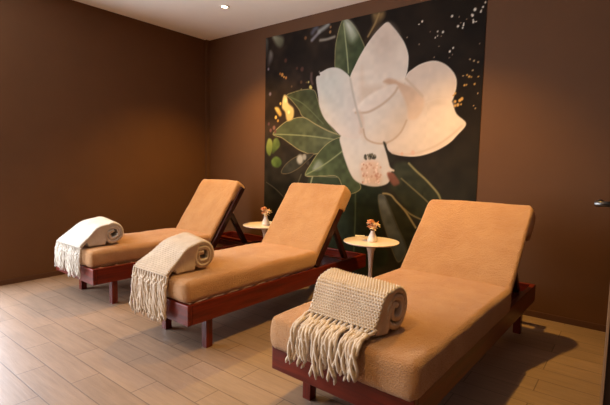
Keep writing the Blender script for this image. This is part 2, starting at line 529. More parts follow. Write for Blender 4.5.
('d',(2.424,0.961),0.0112,(226,198,178)),
('d',(2.306,1.087),0.0096,(196,154,132)),
('d',(2.3,1.008),0.008,(188,140,118)),
('d',(2.247,1.114),0.008,(232,208,190)),
('d',(2.448,1.018),0.0096,(196,154,132)),
('d',(2.333,1.084),0.0064,(226,198,178)),
('d',(2.398,1.012),0.0128,(188,140,118)),
('d',(2.257,1.028),0.0088,(226,198,178)),
('d',(2.274,1.021),0.012,(202,160,140)),
('d',(2.378,1.086),0.008,(202,160,140)),
('d',(2.329,1.117),0.0096,(196,154,132)),
('d',(2.379,1.043),0.008,(196,154,132)),
('d',(2.253,1.073),0.0088,(196,154,132)),
('d',(2.403,1.046),0.008,(232,208,190)),
('d',(2.262,0.943),0.0104,(188,140,118)),
('d',(2.333,0.951),0.0112,(226,198,178)),
('d',(2.346,1.106),0.008,(188,140,118)),
('d',(2.432,0.951),0.0088,(202,160,140)),
('d',(2.41,1.003),0.012,(188,140,118)),
('d',(2.295,0.969),0.012,(232,208,190)),
('d',(2.437,0.945),0.0064,(232,208,190)),
('d',(2.442,1.0),0.0064,(188,140,118)),
('d',(2.278,0.936),0.0112,(226,198,178)),
('d',(2.424,0.995),0.0096,(202,160,140)),
('d',(2.402,0.949),0.008,(226,198,178)),
('d',(2.281,1.178),0.0168,(92,88,74)),
('d',(2.281,1.193),0.0136,(70,68,56)),
('d',(2.332,1.186),0.0248,(84,78,62)),
('d',(2.377,1.182),0.02,(72,68,56)),
('d',(2.352,1.204),0.0128,(110,102,82)),
('d',(2.32,1.171),0.0096,(150,138,116)),
('d',(2.306,1.2),0.0096,(130,122,100)),
('d',(2.381,1.193),0.008,(140,128,104)),
('d',(2.34,1.186),0.008,(50,48,40)),
('d',(2.29,1.164),0.0104,(66,64,52)),
('d',(2.361,1.171),0.0096,(58,54,46)),
('f',[(2.512,1.037),(2.561,1.044),(2.607,1.004),(2.636,0.952),(2.585,0.925),(2.538,0.972)],(150,96,78),(2.532,1.034),(104,66,52),(2.613,0.948),0.01,None,0.008),
('l',[(2.53,1.087),(2.554,1.07),(2.574,1.06)],(214,196,178),0.012),
('f',[(2.211,2.004),(2.243,1.875),(2.296,1.834),(2.649,1.817),(2.799,1.686),(2.821,1.586),(2.738,1.439),(2.594,1.341),(2.499,1.293),(2.459,1.304),(2.251,1.348),(2.202,1.533)],(216,196,178),(2.496,1.849),(216,198,182),(2.647,1.425),0.03,None,0.008),
('f',[(1.729,2.017),(1.758,2.024),(1.836,2.047),(1.929,2.041),(2.015,1.999),(2.095,1.92),(2.124,1.786),(2.157,1.691),(2.189,1.597),(2.23,1.467),(2.245,1.402),(2.187,1.348),(2.019,1.38),(1.912,1.46),(1.802,1.562),(1.738,1.683),(1.715,1.801),(1.686,1.97),(1.734,1.99)],(208,206,200),(1.85,1.981),(220,206,196),(2.141,1.415),0.004,(218,210,200),0.006),
('f',[(1.755,1.933),(1.873,1.997),(1.966,1.968),(2.039,1.793),(2.125,1.564),(2.174,1.395),(2.051,1.436),(1.885,1.577),(1.784,1.757)],(204,205,199),(1.875,1.921),(216,206,198),(2.095,1.454),0.06,None,0.008),
('f',[(2.253,1.603),(2.502,1.701),(2.574,1.803),(2.634,1.716),(2.676,1.612),(2.682,1.509),(2.633,1.405),(2.556,1.338),(2.463,1.306),(2.361,1.316),(2.276,1.362),(2.243,1.458)],(226,213,199),(2.368,1.561),(206,186,168),(2.667,1.39),0.012,None,0.008),
('f',[(2.441,1.855),(2.495,1.88),(2.591,1.848),(2.741,1.777),(2.829,1.681),(2.824,1.585),(2.775,1.512),(2.699,1.512),(2.681,1.611),(2.638,1.716),(2.578,1.8),(2.507,1.822)],(200,166,140),(2.476,1.851),(218,190,166),(2.777,1.572),0.014,None,0.008),
('f',[(2.582,1.857),(2.683,1.863),(2.74,1.807),(2.75,1.777),(2.649,1.817)],(226,212,196),(2.647,1.85),(216,196,178),(2.723,1.784),0.015,None,0.008),
('f',[(2.13,1.614),(2.176,1.663),(2.279,1.737),(2.4,1.789),(2.535,1.824),(2.584,1.799),(2.539,1.728),(2.473,1.681),(2.386,1.634),(2.274,1.598)],(234,222,210),(2.299,1.762),(224,208,194),(2.425,1.646),0.012,None,0.008),
('l',[(2.161,1.598),(2.284,1.594),(2.396,1.634),(2.487,1.687),(2.554,1.744),(2.583,1.789)],(198,172,150),0.016),
('l',[(2.195,1.592),(2.228,1.532),(2.232,1.418)],(214,190,170),0.035),
('l',[(2.091,1.917),(2.129,1.767),(2.177,1.616),(2.23,1.467)],(190,180,168),0.016),
('l',[(2.252,1.439),(2.28,1.358),(2.361,1.315),(2.463,1.304),(2.556,1.336),(2.633,1.404),(2.681,1.501)],(190,164,142),0.012),
('l',[(2.661,1.859),(2.745,1.773),(2.817,1.698)],(204,182,162),0.014),
('f',[(2.465,1.304),(2.485,1.309),(2.524,1.211),(2.584,1.185),(2.543,1.141)],(40,38,28),(2.481,1.3),(44,42,32),(2.545,1.176),0.008,None,0.008),
('d',(2.787,2.317),0.0081,(236,226,212)),
('d',(2.759,2.298),0.005,(236,226,212)),
('d',(3.037,2.311),0.0087,(236,226,212)),
('d',(2.969,2.199),0.0087,(236,226,212)),
('d',(2.924,2.212),0.0062,(236,226,212)),
('d',(2.907,2.165),0.0056,(236,226,212)),
('d',(2.925,2.176),0.005,(236,226,212)),
('d',(3.089,2.223),0.0087,(236,226,212)),
('d',(3.132,2.223),0.0062,(236,226,212)),
('d',(3.127,2.205),0.0068,(236,226,212)),
('d',(3.134,2.236),0.005,(236,226,212)),
('d',(3.215,2.327),0.0112,(236,226,212)),
('d',(3.199,2.285),0.0087,(236,226,212)),
('d',(3.191,2.293),0.0056,(236,226,212)),
('d',(3.208,2.234),0.0081,(236,226,212)),
('d',(3.205,2.251),0.0062,(236,226,212)),
('d',(3.228,2.233),0.005,(236,226,212)),
('d',(3.26,2.301),0.0062,(236,226,212)),
('d',(3.262,2.312),0.005,(236,226,212)),
('d',(3.274,2.334),0.0062,(236,226,212)),
('d',(3.29,2.364),0.0068,(236,226,212)),
('d',(3.059,2.059),0.0074,(236,226,212)),
('d',(3.033,2.036),0.0087,(236,226,212)),
('d',(2.956,2.169),0.005,(150,128,110)),
('d',(3.155,2.266),0.005,(150,128,110)),
('d',(3.055,2.007),0.005,(150,128,110)),
('d',(3.032,1.987),0.005,(150,128,110)),
('d',(2.904,2.007),0.0056,(150,128,110)),
('d',(2.767,2.133),0.0056,(150,128,110)),
('d',(2.941,2.091),0.005,(150,128,110)),
('d',(2.656,2.208),0.0062,(150,128,110)),
('d',(3.265,2.062),0.005,(150,128,110)),
('d',(3.194,1.954),0.005,(150,128,110)),
('d',(3.094,2.295),0.005,(150,128,110)),
('d',(2.86,2.22),0.005,(150,128,110)),
('d',(3.11,2.246),0.005,(150,128,110)),
('d',(3.198,1.819),0.0087,(206,160,92)),
('d',(3.18,1.833),0.0068,(206,160,92)),
('d',(3.215,1.813),0.005,(206,160,92)),
('d',(3.243,1.757),0.0074,(206,160,92)),
('d',(3.165,1.755),0.0081,(206,160,92)),
('d',(3.18,1.757),0.0062,(206,160,92)),
('d',(3.149,1.649),0.0124,(206,160,92)),
('d',(3.133,1.638),0.0118,(206,160,92)),
('d',(3.119,1.604),0.0124,(206,160,92)),
('d',(3.097,1.599),0.0099,(206,160,92)),
('d',(3.093,1.697),0.0093,(206,160,92)),
('d',(3.08,1.681),0.0068,(206,160,92)),
('d',(3.096,1.632),0.0105,(206,160,92)),
('d',(3.145,1.607),0.0068,(206,160,92)),
('d',(3.268,1.811),0.0056,(206,160,92)),
('d',(3.229,1.936),0.0074,(190,160,120)),
('d',(3.197,1.951),0.005,(190,160,120)),
('d',(3.26,1.922),0.0068,(190,160,120)),
('d',(3.222,1.864),0.0056,(190,160,120)),
('d',(3.259,1.567),0.005,(190,160,120)),
('d',(3.243,1.589),0.005,(190,160,120)),
('d',(3.271,1.682),0.005,(190,160,120)),
('d',(3.15,1.83),0.005,(190,160,120))]



def paint_mural(X0, X1, Z0, Z1, step):
    nx, nz = int((X1 - X0) / step) + 1, int((Z1 - Z0) / step) + 1
    xs = np.linspace(X0, X1, nx)
    zs = np.linspace(Z0, Z1, nz)
    GX, GZ = np.meshgrid(xs, zs)
    rng = np.random.default_rng(3)

    def vnoise(sc, seed):
        r = np.random.default_rng(seed)
        g = r.random((64, 64))
        fx = (GX * sc) % 63
        fz = (GZ * sc) % 63
        ix, iz = fx.astype(int), fz.astype(int)
        tx, tz = fx - ix, fz - iz
        tx = tx * tx * (3 - 2 * tx)
        tz = tz * tz * (3 - 2 * tz)
        a = g[iz, ix] * (1 - tx) + g[iz, (ix + 1) % 64] * tx
        b = g[(iz + 1) % 64, ix] * (1 - tx) + g[(iz + 1) % 64, (ix + 1) % 64] * tx
        return a * (1 - tz) + b * tz

    # dark background of the picture
    u = (GX - X0) / (X1 - X0)
    w = (GZ - Z0) / (Z1 - Z0)
    cA = np.array([44, 34, 26.])
    cB = np.array([32, 25, 18.])
    cC = np.array([40, 37, 29.])
    img = cA * (1 - u[..., None]) + cB * u[..., None]
    k = np.clip((0.62 - w) / 0.3, 0, 1)[..., None]
    img = img * (1 - k) + cC * k
    n = vnoise(6, 1) * 0.6 + vnoise(15, 2) * 0.4 - 0.5
    img = img * (1 + 1.0 * n[..., None] * (1 - 0.5 * u[..., None]))

    def spline(pts, closed, per=10):
        p = np.array(pts)
        N = len(p)
        out = []
        rngi = range(N) if closed else range(N - 1)
        for i in rngi:
            if closed:
                p0, p1, p2, p3 = p[(i - 1) % N], p[i], p[(i + 1) % N], p[(i + 2) % N]
            else:
                p0, p1, p2, p3 = p[max(i - 1, 0)], p[i], p[i + 1], p[min(i + 2, N - 1)]
            for j in range(per):
                t = j / per
                out.append(0.5 * ((2 * p1) + (-p0 + p2) * t + (2 * p0 - 5 * p1 + 4 * p2 - p3) * t * t
                                  + (-p0 + 3 * p1 - 3 * p2 + p3) * t ** 3))
        if not closed:
            out.append(p[-1])
        return np.array(out)

    def window(q, pad):
        i0 = max(0, int((q[:, 0].min() - pad - X0) / step))
        i1 = min(nx, int((q[:, 0].max() + pad - X0) / step) + 2)
        j0 = max(0, int((q[:, 1].min() - pad - Z0) / step))
        j1 = min(nz, int((q[:, 1].max() + pad - Z0) / step) + 2)
        return slice(j0, j1), slice(i0, i1)

    def segdist(q, closed, gx, gz):
        d = np.full(gx.shape, 9.0)
        ins = np.zeros(gx.shape, bool)
        m = len(q)
        for a in range(m if closed else m - 1):
            x0, z0 = q[a]
            x1, z1 = q[(a + 1) % m]
            dx, dz = x1 - x0, z1 - z0
            L = dx * dx + dz * dz
            if L < 1e-12:
                continue
            t = np.clip(((gx - x0) * dx + (gz - z0) * dz) / L, 0, 1)
            d = np.minimum(d, np.hypot(gx - x0 - t * dx, gz - z0 - t * dz))
            if closed and z0 != z1:
                c = ((z0 > gz) != (z1 > gz)) & (gx < dx * (gz - z0) / dz + x0)
                ins ^= c
        return d, ins

    def blend(sl, col, a):
        img[sl] = img[sl] * (1 - a[..., None]) + col * a[..., None]

    for s in MURAL:
        if s[0] == 'f':
            _, pts, ca, pa, cb, pb, soft, rim, rw = s
            q = spline(pts, True, 8)
            sl = window(q, soft * 2 + 0.02)
            gx, gz = GX[sl], GZ[sl]
            if gx.size == 0: continue
            d, ins = segdist(q, True, gx, gz)
            sd = np.where(ins, d, -d)
            a = np.clip(sd / max(soft, 0.004) * 0.5 + 0.5, 0, 1)
            dv = np.array(pb) - np.array(pa)
            t = np.clip(((gx - pa[0]) * dv[0] + (gz - pa[1]) * dv[1]) / max(1e-6, dv @ dv), 0, 1)[..., None]
            col = np.array(ca, float) * (1 - t) + np.array(cb, float) * t
            nn = (vnoise(22, 5)[sl] - 0.5)[..., None]
            col = col * (1 + (0.30 if sum(ca) < 330 else 0.05) * nn)
            if rim:
                r = np.clip(1 - np.abs(sd - rw * 0.4) / rw, 0, 1)[..., None]
                col = col * (1 - r) + np.array(rim, float) * r
            blend(sl, col, a)
        elif s[0] == 'l':
            _, pts, c, wd = s
            q = spline(pts, False, 8)
            sl = window(q, wd * 2)
            gx, gz = GX[sl], GZ[sl]
            if gx.size == 0: continue
            d, _i = segdist(q, False, gx, gz)
            blend(sl, np.array(c, float), np.clip(1.2 - d / wd, 0, 1) * 0.9)
        else:
            _, p, r, c = s
            q = np.array([p])
            sl = window(q, r * 2)
            gx, gz = GX[sl], GZ[sl]
            if gx.size == 0: continue
            d = np.hypot(gx - p[0], (gz - p[1]) / 1.15)
            blend(sl, np.array(c, float), np.clip((r * 1.25 - d) / (r * 0.6), 0, 1))
    c = np.clip(img / 255 * np.array([0.965, 0.94, 0.90]), 0, 1)
    lin = np.where(c <= 0.04045, c / 12.92, ((c + 0.055) / 1.055) ** 2.4)
    return xs, zs, lin


X0, X1, Z0, Z1 = 0.985, 3.303, 0.052, 2.474
xs, zs, lin = paint_mural(X0, X1, Z0, Z1, 0.0065)
nx, nz = len(xs), len(zs)
verts = [(x, -0.004, z) for z in zs for x in xs]
faces = [(j * nx + i, j * nx + i + 1, (j + 1) * nx + i + 1, (j + 1) * nx + i) for j in range(nz - 1) for i in range(nx - 1)]
nb = len(verts)
verts += [(X0, -0.0005, Z0), (X1, -0.0005, Z0), (X1, -0.0005, Z1), (X0, -0.0005, Z1)]
faces.append((nb + 3, nb + 2, nb + 1, nb))
faces.append(tuple([nb, nb + 1] + [i for i in range(nx - 1, -1, -1)]))
faces.append(tuple([nb + 2, nb + 3] + [(nz - 1) * nx + i for i in range(nx)]))
faces.append(tuple([nb + 3, nb] + [j * nx for j in range(nz)]))
faces.append(tuple([nb + 1, nb + 2] + [j * nx + nx - 1 for j in range(nz - 1, -1, -1)]))
me = bpy.data.meshes.new('flower_mural')
me.from_pydata(verts, [], faces)
ca = me.color_attributes.new('print', 'FLOAT_COLOR', 'POINT')
cols = np.ones((len(verts), 4), np.float32)
cols[:nb, :3] = lin.reshape(-1, 3)
cols[nb:, :3] = 0.03
ca.data.foreach_set('color', cols.ravel())
k = NT('printed_mural')
at = k.n('ShaderNodeAttribute', attribute_name='print')
k.l(at.outputs['Color'], k.b.inputs['Base Color'])
k.set(Roughness=0.7)
k.b.inputs['Specular IOR Level'].default_value = 0.08
me.materials.append(k.m)
mural = bpy.data.objects.new('flower_mural', me)
COL.objects.link(mural)
tag(mural, 'large printed wall mural of a white magnolia with dark green leaves on the back wall', 'mural')

# ------------------------------------------------------------------ loungers
LW, LL, ZB, ZT = 0.684, 1.916, 0.185, 0.303
MB_ = 0.3052     # underside of the seat cushion, on the slats


def round_plan(x, y, hx, hy, rc, ends=(True, True)):
    """pull the outline in at the corners so that they are round in plan"""
    for e, s in zip(ends, (-1, 1)):
        q = (s * y - (hy - rc)) / rc
        if e and q > 0:
            x *= 1 - (1 - math.sqrt(max(0.0, 1 - min(1, q * 0.97) ** 2))) * rc / hx
    return x


def terry(x, y, z, s):
    """short towelling pile"""
    return 0.0017 * noise.noise(Vector((x * 70, y * 70, z * 70 + s))) + 0.0014 * noise.noise(Vector((x * 130, y * 130, z * 130 - s)))


def lounger(loc, rz, label, mu0, mu1, bu0, crease, top, seed, leg0, fu0=0.0, over=0.0):
    root = empty('sun_lounger', loc, rz)
    tag(root, label, 'sun lounger', 'wooden loungers in a row')
    bv = 0.004
    obj('front_board', box((fu0, 0, ZB), (LW, 0.03, ZT), bv), M['wood_x'], root)
    obj('rear_board', box((fu0, LL - 0.03, ZB), (LW, LL, ZT), bv), M['wood_x'], root)
    for u in (fu0, LW - 0.03):
        obj('side_rail', box((u, 0.031, ZB), (u + 0.03, LL - 0.031, ZT), bv), M['wood_y'], root)
    for v in (0.155, LL - 0.21):
        for u in (leg0, 0.602):
            obj('leg', box((u, v, 0.0), (u + 0.046, v + 0.046, ZT - 0.02), 0.003), M['wood_z'], root)
    vh, zh = crease
    v = 0.06
    while v < vh - 0.02:
        obj('slat', box((fu0 + 0.012, v, ZT - 0.010), (LW - 0.012, v + 0.022, ZT + 0.002), 0.002), M['slat'], root)
        v += 0.122
    obj('crossbar', box((fu0 + 0.031, 1.60, ZB + 0.02), (LW - 0.031, 1.645, ZT - 0.005), 0.003), M['wood_x'], root)
    obj('hinge_bar', box((fu0 + 0.031, vh - 0.01, ZB + 0.03), (LW - 0.031, vh + 0.04, ZT - 0.002), 0.003), M['wood_x'], root)
    # seat cushion
    v0, v1 = -0.004 - over, vh + 0.012
    zt = 0.437
    hx, hy, hz = (mu1 - mu0) / 2, (v1 - v0) / 2, (zt - MB_) / 2
    bm = rbox_grid(hx, hy, hz, 0.034 - 0.4 * over, (64, 110, 8))
    for w in bm.verts:
        x, y, z = w.co
        s = (z + hz) / (2 * hz)
        e = (x / hx) ** 2 * 0.5 + (y / hy) ** 4 * 0.3
        w.co.z += s * (0.006 - 0.010 * e + 0.005 * noise.noise(Vector((x * 4, y * 4, seed))) + 0.0022 * noise.noise(Vector((x * 17, y * 17, seed))) + terry(x, y, z, seed))
        w.co.x = x = round_plan(x, y, hx, hy, 0.035)
        b = math.sin(PI * min(1, max(0, s)))
        w.co.x += (0.006 * b + 0.004 * noise.noise(Vector((y * 6, z * 9, seed + 5))) + terry(x, y, z, seed + 1)) * (x / hx)
        w.co.y += (0.005 * b + 0.004 * noise.noise(Vector((x * 6, z * 9, seed + 9))) + terry(x, y, z, seed + 2)) * (y / hy)
        if s < 0.02: w.co.z = -hz
        if over:
            # the loose cover hangs a little below the top of the frame all round
            X, Y = w.co.x + (mu0 + mu1) / 2, w.co.y + (v0 + v1) / 2
            out = max(-Y, -X, X - LW)
            if out > 0.002:
                w.co.z -= 0.016 * (1 - s) ** 2 * min(1, (out - 0.002) / 0.006)
    bmesh.ops.translate(bm, verts=bm.verts, vec=((mu0 + mu1) / 2, (v0 + v1) / 2, MB_ + hz))
    seat = obj('seat_cushion', bm, M['terry'], root, True)
    # seam welt that runs round the top edge
    pb = bmesh.new()
    i_ = 0.014
    cs = []
    v0 += 0.3 * over
    for (cx, cy, a0) in ((mu1 - 0.05, v0 + 0.05, -PI / 2), (mu1 - 0.05, v1 - 0.05, 0), (mu0 + 0.05, v1 - 0.05, PI / 2), (mu0 + 0.05, v0 + 0.05, PI)):
        for q in range(6):
            a = a0 + q / 5 * PI / 2
            cs.append((cx + (0.05 - i_) * math.cos(a), cy + (0.05 - i_) * math.sin(a), 0.4255))
    cs.append(cs[0])
    tube(pb, cs, 0.0035, 6, False)
    obj('welt', pb, M['terry'], seat, True)
    # backrest
    vt, zt_ = top
    d = Vector((0, vt - vh, zt_ - zh))
    ln = d.length
    d.normalize()
    nrm = Vector((0, -d.z, d.y))
    t = 0.045
    y0, y1 = -0.085, ln + 0.012
    bx = (mu1 - bu0) / 2
    hood = 0.225
    bm = rbox_grid(bx, (y1 - y0) / 2, t / 2, 0.022, (60, 70, 3))
    hy = (y1 - y0) / 2
    for w in bm.verts:
        x, y, z = w.co
        f = z / t + 0.5                       # 1 front, 0 rear
        yy = y + hy                           # from the lower end
        k = min(1, max(0, (yy - (2 * hy - hood)) / 0.022))
        k = k * k * (3 - 2 * k)
        ex = 0.080 * k * (1 - f) 
        w.co.x = x = round_plan(x, y, bx, hy, 0.055, (False, True))
        b = 1 - (x / bx) ** 2
        w.co.z = z - ex + f * (0.005 * b + 0.005 * noise.noise(Vector((x * 4, y * 4, seed + 3))) + 0.002 * noise.noise(Vector((x * 16, y * 16, seed))) + terry(x, y, z, seed + 3))
        w.co.x += 0.004 * noise.noise(Vector((y * 6, z * 8, seed + 1))) * (x / bx) + 0.006 * k * (x / bx)
        w.co.y += 0.006 * noise.noise(Vector((x * 5, z * 8, seed + 2))) * max(0, y / hy)
    rot = Matrix((( 1, 0, 0), (0, d.y, nrm.y), (0, d.z, nrm.z))).to_4x4()
    org = Vector(((bu0 + mu1) / 2, vh, zh)) + d * ((y0 + y1) / 2) - nrm * (t / 2)
    mtx = Matrix.Translation(org) @ rot
    bmesh.ops.transform(bm, matrix=mtx, verts=bm.verts)
    back = obj('back_cushion', bm, M['terry'], root, True)
    # wooden panel behind the cushion
    pm = Matrix.Translation(Vector(((LW + fu0) / 2, vh, zh)) - nrm * (t + 0.026)) @ rot
    pw = (LW - fu0) / 2 - 0.012
    pan = obj('backrest_panel', box((-pw, -0.075, -0.025), (pw, ln - 0.04, 0.025), 0.003, pm), M['wood_shaded'], root)
    # prop struts from the panel down to the frame
    a = Vector((0, vh, zh)) + d * (ln * 0.52) - nrm * (t + 0.05)
    e = Vector((0, min(a.y + 0.21, LL - 0.12), ZT - 0.02))
    sd = (e - a)
    sl = sd.length
    sd.normalize()
    sn = Vector((0, -sd.z, sd.y))
    srot = Matrix(((1, 0, 0), (0, sd.y, sn.y), (0, sd.z, sn.z))).to_4x4()
    for u in (fu0 + 0.055, LW - 0.09):
        mt = Matrix.Translation(Vector((u, a.y, a.z))) @ srot
        obj('support_strut', box((0, 0, -0.022), (0.035, sl, 0.022), 0.003, mt), M['wood_shaded'], root)
    obj('prop_bar', box((fu0 + 0.031, e.y - 0.02, ZB + 0.05), (LW - 0.031, e.y + 0.025, ZT - 0.022), 0.003), M['wood_x'], root)
    return root


LOC = [((0.5295, -2.0299, 0), -0.0269), ((1.7001, -2.0699, 0), -0.0162), ((3.0611, -2.1292, 0), -0.0279)]
lounger(*LOC[0], 'dark wood lounger with tan cushion nearest the left wall, holding the ivory throw', 0.06, 0.648, 0.06, (1.09, 0.415), (1.44, 0.93), 1, 0.058)
lounger(*LOC[1], 'middle dark wood lounger with tan cushion, between the two small white tables', 0.078, 0.672, 0.052, (1.19, 0.415), (1.585, 0.935), 2, 0.178, 0.07)
lounger(*LOC[2], 'nearest reddish wood lounger with tan cushion, on the right by the bare brown wall', 0.002, 0.696, 0.004, (1.19, 0.425), (1.635, 0.872), 3, 0.055, 0.0, 0.020)


# ------------------------------------------------------------------ throws
def throw(li, u0, u1, mat, label, drape, fr_len, ntas, seed, shear, vc, R, cord, sink=0.0, ov=0.0, pinch=0.0):
    """a knitted sheet: rolled up at one end, the free end draped down to the foot, ending in a fringe.
    drape: points (v, z) of the free end below the roll, the last one is the hem"""
    (lx, ly, lz), rz = LOC[li]
    rnd = random.Random(seed)
    ZS = 0.4415                                  # top of the cushion
    root = empty('throw_blanket', Vector((lx, ly, 0)) + Matrix.Rotation(rz, 3, 'Z') @ Vector(((u0 + u1) / 2, vc, ZS)), rz)
    tag(root, label, 'blanket', 'rolled knitted throws')
    zc = R * 0.96 - sink
    th = 0.024
    pts = []
    turns = 2.1
    r_in, r_out = 0.024, R - th / 2
    a_end = PI / 2 + 0.42                       # leaves the roll just past its top, towards the foot
    n = 110
    for i in range(n + 1):
        f = i / n
        a = a_end - (1 - f) * turns * 2 * PI
        r = r_in + (r_out - r_in) * f
        w = 1 - f
        # slightly squashed, irregular roll
        pts.append((r * 1.0 * math.cos(a) + 0.004 * w * math.sin(2 * a), zc + r * 0.97 * math.sin(a) + 0.006 * w * math.sin(3 * a + seed)))
    ctrl = [pts[-1]] + [(v - vc, z - ZS) for v, z in drape]
    hv, hz = ctrl[-1]
    pvv, pzz = ctrl[-2]
    cp = [pts[-5]] + ctrl + [(2 * hv - pvv, 2 * hz - pzz)]
    n_roll = len(pts)
    for i in range(1, len(cp) - 2):
        p0, p1, p2, p3 = [np.array(c) for c in cp[i - 1:i + 3]]
        for j in range(1, 13):
            t = j / 12
            q = 0.5 * ((2 * p1) + (-p0 + p2) * t + (2 * p0 - 5 * p1 + 4 * p2 - p3) * t * t + (-p0 + 3 * p1 - 3 * p2 + p3) * t ** 3)
            pts.append(tuple(q))
    P = np.array(pts)
    s = np.concatenate([[0], np.cumsum(np.hypot(*np.diff(P, axis=0).T))])
    L = s[-1]
    s_fine = L - 0.62
    ss = list(np.arange(0, s_fine, 0.008)) + list(np.arange(s_fine, L, 0.0026)) + [L]
    ss = np.array(ss)
    cx = np.interp(ss, s, P[:, 0])
    cz = np.interp(ss, s, P[:, 1])
    tx, tz = np.gradient(cx, ss), np.gradient(cz, ss)
    ln = np.hypot(tx, tz)
    tx, tz = tx / ln, tz / ln
    ox, oz = tz, -tx                          # outer side (away from the core)
    W = u1 - u0
    nu = int(W / 0.0027)
    us = np.linspace(-W / 2, W / 2, nu)
    pitch, rowp = 0.0142, 0.0112
    s_exit = s[n_roll - 1]
    verts, faces = [], []
    S = len(ss)
    for side in (1, -1):
        for i in range(S):
            row = ss[i] / rowp
            for j in range(nu):
                u = us[j]
                fine = ss[i] > s_fine - 0.01
                h = 0.0
                if fine:
                    ph = (u / pitch + 0.5 * (int(row) % 2)) * 2 * PI
                    rr = row - int(row)
                    h = 0.0082 * abs(math.cos(ph / 2)) * math.sin(PI * rr) ** 0.8 - 0.0036
                edge = min(1.0, (W / 2 - abs(u)) / 0.009)
                rd = math.sqrt(max(0, 1 - (1 - edge) ** 2))
                off = side * (th / 2 * rd + h * rd)
                wob = 0.004 * noise.noise(Vector((u * 9, ss[i] * 7, seed))) * (0.3 + min(1, ss[i] / L))
                cu = u + 0.006 * noise.noise(Vector((ss[i] * 9, seed * 2.0, 1.0))) * 1.0
                fr = max(0.0, (ss[i] - s_exit) / (L - s_exit))
                pv = cx[i] + ox[i] * (off + wob)
                pz = cz[i] + oz[i] * (off + wob)
                if side == -1 and fr > 0 and cx[i] > 0.012 - vc:
                    # folded layers below the free end fill the space down to the cushion
                    kk = min(1, fr / 0.12) * min(1, (cx[i] - 0.012 + vc) / 0.02) * rd
                    pz = pz * (1 - kk) + kk * min(pz, 0.0095)
                cu *= 1 - pinch * fr
                pv += shear * (W / 2 - u) * (1 - fr)
                verts.append((cu, pv, pz))
    def idx(side, i, j): return side * S * nu + i * nu + j
    for i in range(S - 1):
        for j in range(nu - 1):
            faces.append((idx(0, i, j), idx(0, i, j + 1), idx(0, i + 1, j + 1), idx(0, i + 1, j)))
            faces.append((idx(1, i, j), idx(1, i + 1, j), idx(1, i + 1, j + 1), idx(1, i, j + 1)))
        faces.append((idx(0, i, 0), idx(0, i + 1, 0), idx(1, i + 1, 0), idx(1, i, 0)))
        faces.append((idx(0, i, nu - 1), idx(1, i, nu - 1), idx(1, i + 1, nu - 1), idx(0, i + 1, nu - 1)))
    for i in (0, S - 1):
        for j in range(nu - 1):
            faces.append((idx(0, i, j), idx(1, i, j), idx(1, i, j + 1), idx(0, i, j + 1)))
    me = bpy.data.meshes.new('knitted_cloth')
    me.from_pydata(verts, [], faces)
    me.shade_smooth()
    me.materials.append(mat)
    o = bpy.data.objects.new('knitted_cloth', me)
    COL.objects.link(o)
    o.parent = root
    # fringe: pairs of cords that leave the hem, meet in a knot and hang on below it over the cushion's edge
    hv, hz = cx[-1], cz[-1]
    way = [(hv, hz)]
    for v, z in ((0.012, 0.464), (-0.012 - ov * 0.5, 0.454), (-0.026 - ov, 0.432), (-0.031 - ov, 0.400), (-0.033 - ov, 0.0)):
        if z - ZS < hz - 0.004 and v - vc < hv - 0.001:
            way.append((v - vc, z - ZS))
    way = np.array(way)
    wl = np.concatenate([[0], np.cumsum(np.hypot(*np.diff(way, axis=0).T))])

    def along(d):
        return float(np.interp(d, wl, way[:, 0])), float(np.interp(d, wl, way[:, 1]))

    W *= 1 - pinch
    gap = W / ntas
    for q in range(ntas):
        uc = -W / 2 + gap * (q + 0.5)
        bm = bmesh.new()
        k = uc + rnd.uniform(-0.010, 0.010)
        kd = 0.046 + rnd.uniform(-0.020, 0.016)
        out = rnd.uniform(0.0, 0.014)
        kv, kz = along(kd)
        kv -= out * 0.6
        for sg in (-1, 1):
            pth = []
            for f in (-0.15, 0.15, 0.45, 0.75, 1.0):
                v, z = along(max(0, kd * f))
                if f < 0: v, z = v - f * 0.01, z + 0.003
                bow = math.sin(PI * min(1, max(0, f))) * 0.004
                uu = uc + sg * gap * 0.42
                pth.append((uu + (k + sg * 0.004 - uu) * max(0, f) ** 1.6 + sg * bow, v - out * 0.6 * max(0, f), z + bow))
            tube(bm, pth, cord * 0.95, 8)
        kb = [(0, -0.013), (cord * 1.5, -0.010), (cord * 2.0, 0), (cord * 1.5, 0.010), (0, 0.013)]
        lathe(bm, kb, 10, (k, kv, kz))
        ln_ = fr_len * rnd.uniform(0.84, 1.10)
        sway = rnd.uniform(-0.028, 0.028)
        for c in range(3):
            ph = c * 2 * PI / 3 + rnd.uniform(0, 1)
            path, rad = [], []
            mm = 16
            spread = rnd.uniform(0.004, 0.012)
            l2 = ln_ * rnd.uniform(0.84, 1.05)
            for i in range(mm + 1):
                f = i / mm
                tw = ph + f * 5.5
                rr = cord * 0.75 + spread * f * f
                v, z = along(kd + l2 * f)
                path.append((k + sway * f * f + rr * math.cos(tw) + 0.005 * math.sin(f * 6 + ph),
                             v - out * (0.6 + 0.4 * f) + rr * 0.6 * math.sin(tw) - cord * 0.5,
                             z + (rr * 0.6 * (1 + math.sin(tw)) if z > 0.435 - ZS else 0)))
                rad.append(cord * (1 - 0.2 * f) * (1 + 0.18 * math.sin(f * 40 + c)))
            rad[-1] *= 0.5
            tube(bm, path, rad, 8)
        obj('tassel', bm, mat, root, True)
    return root


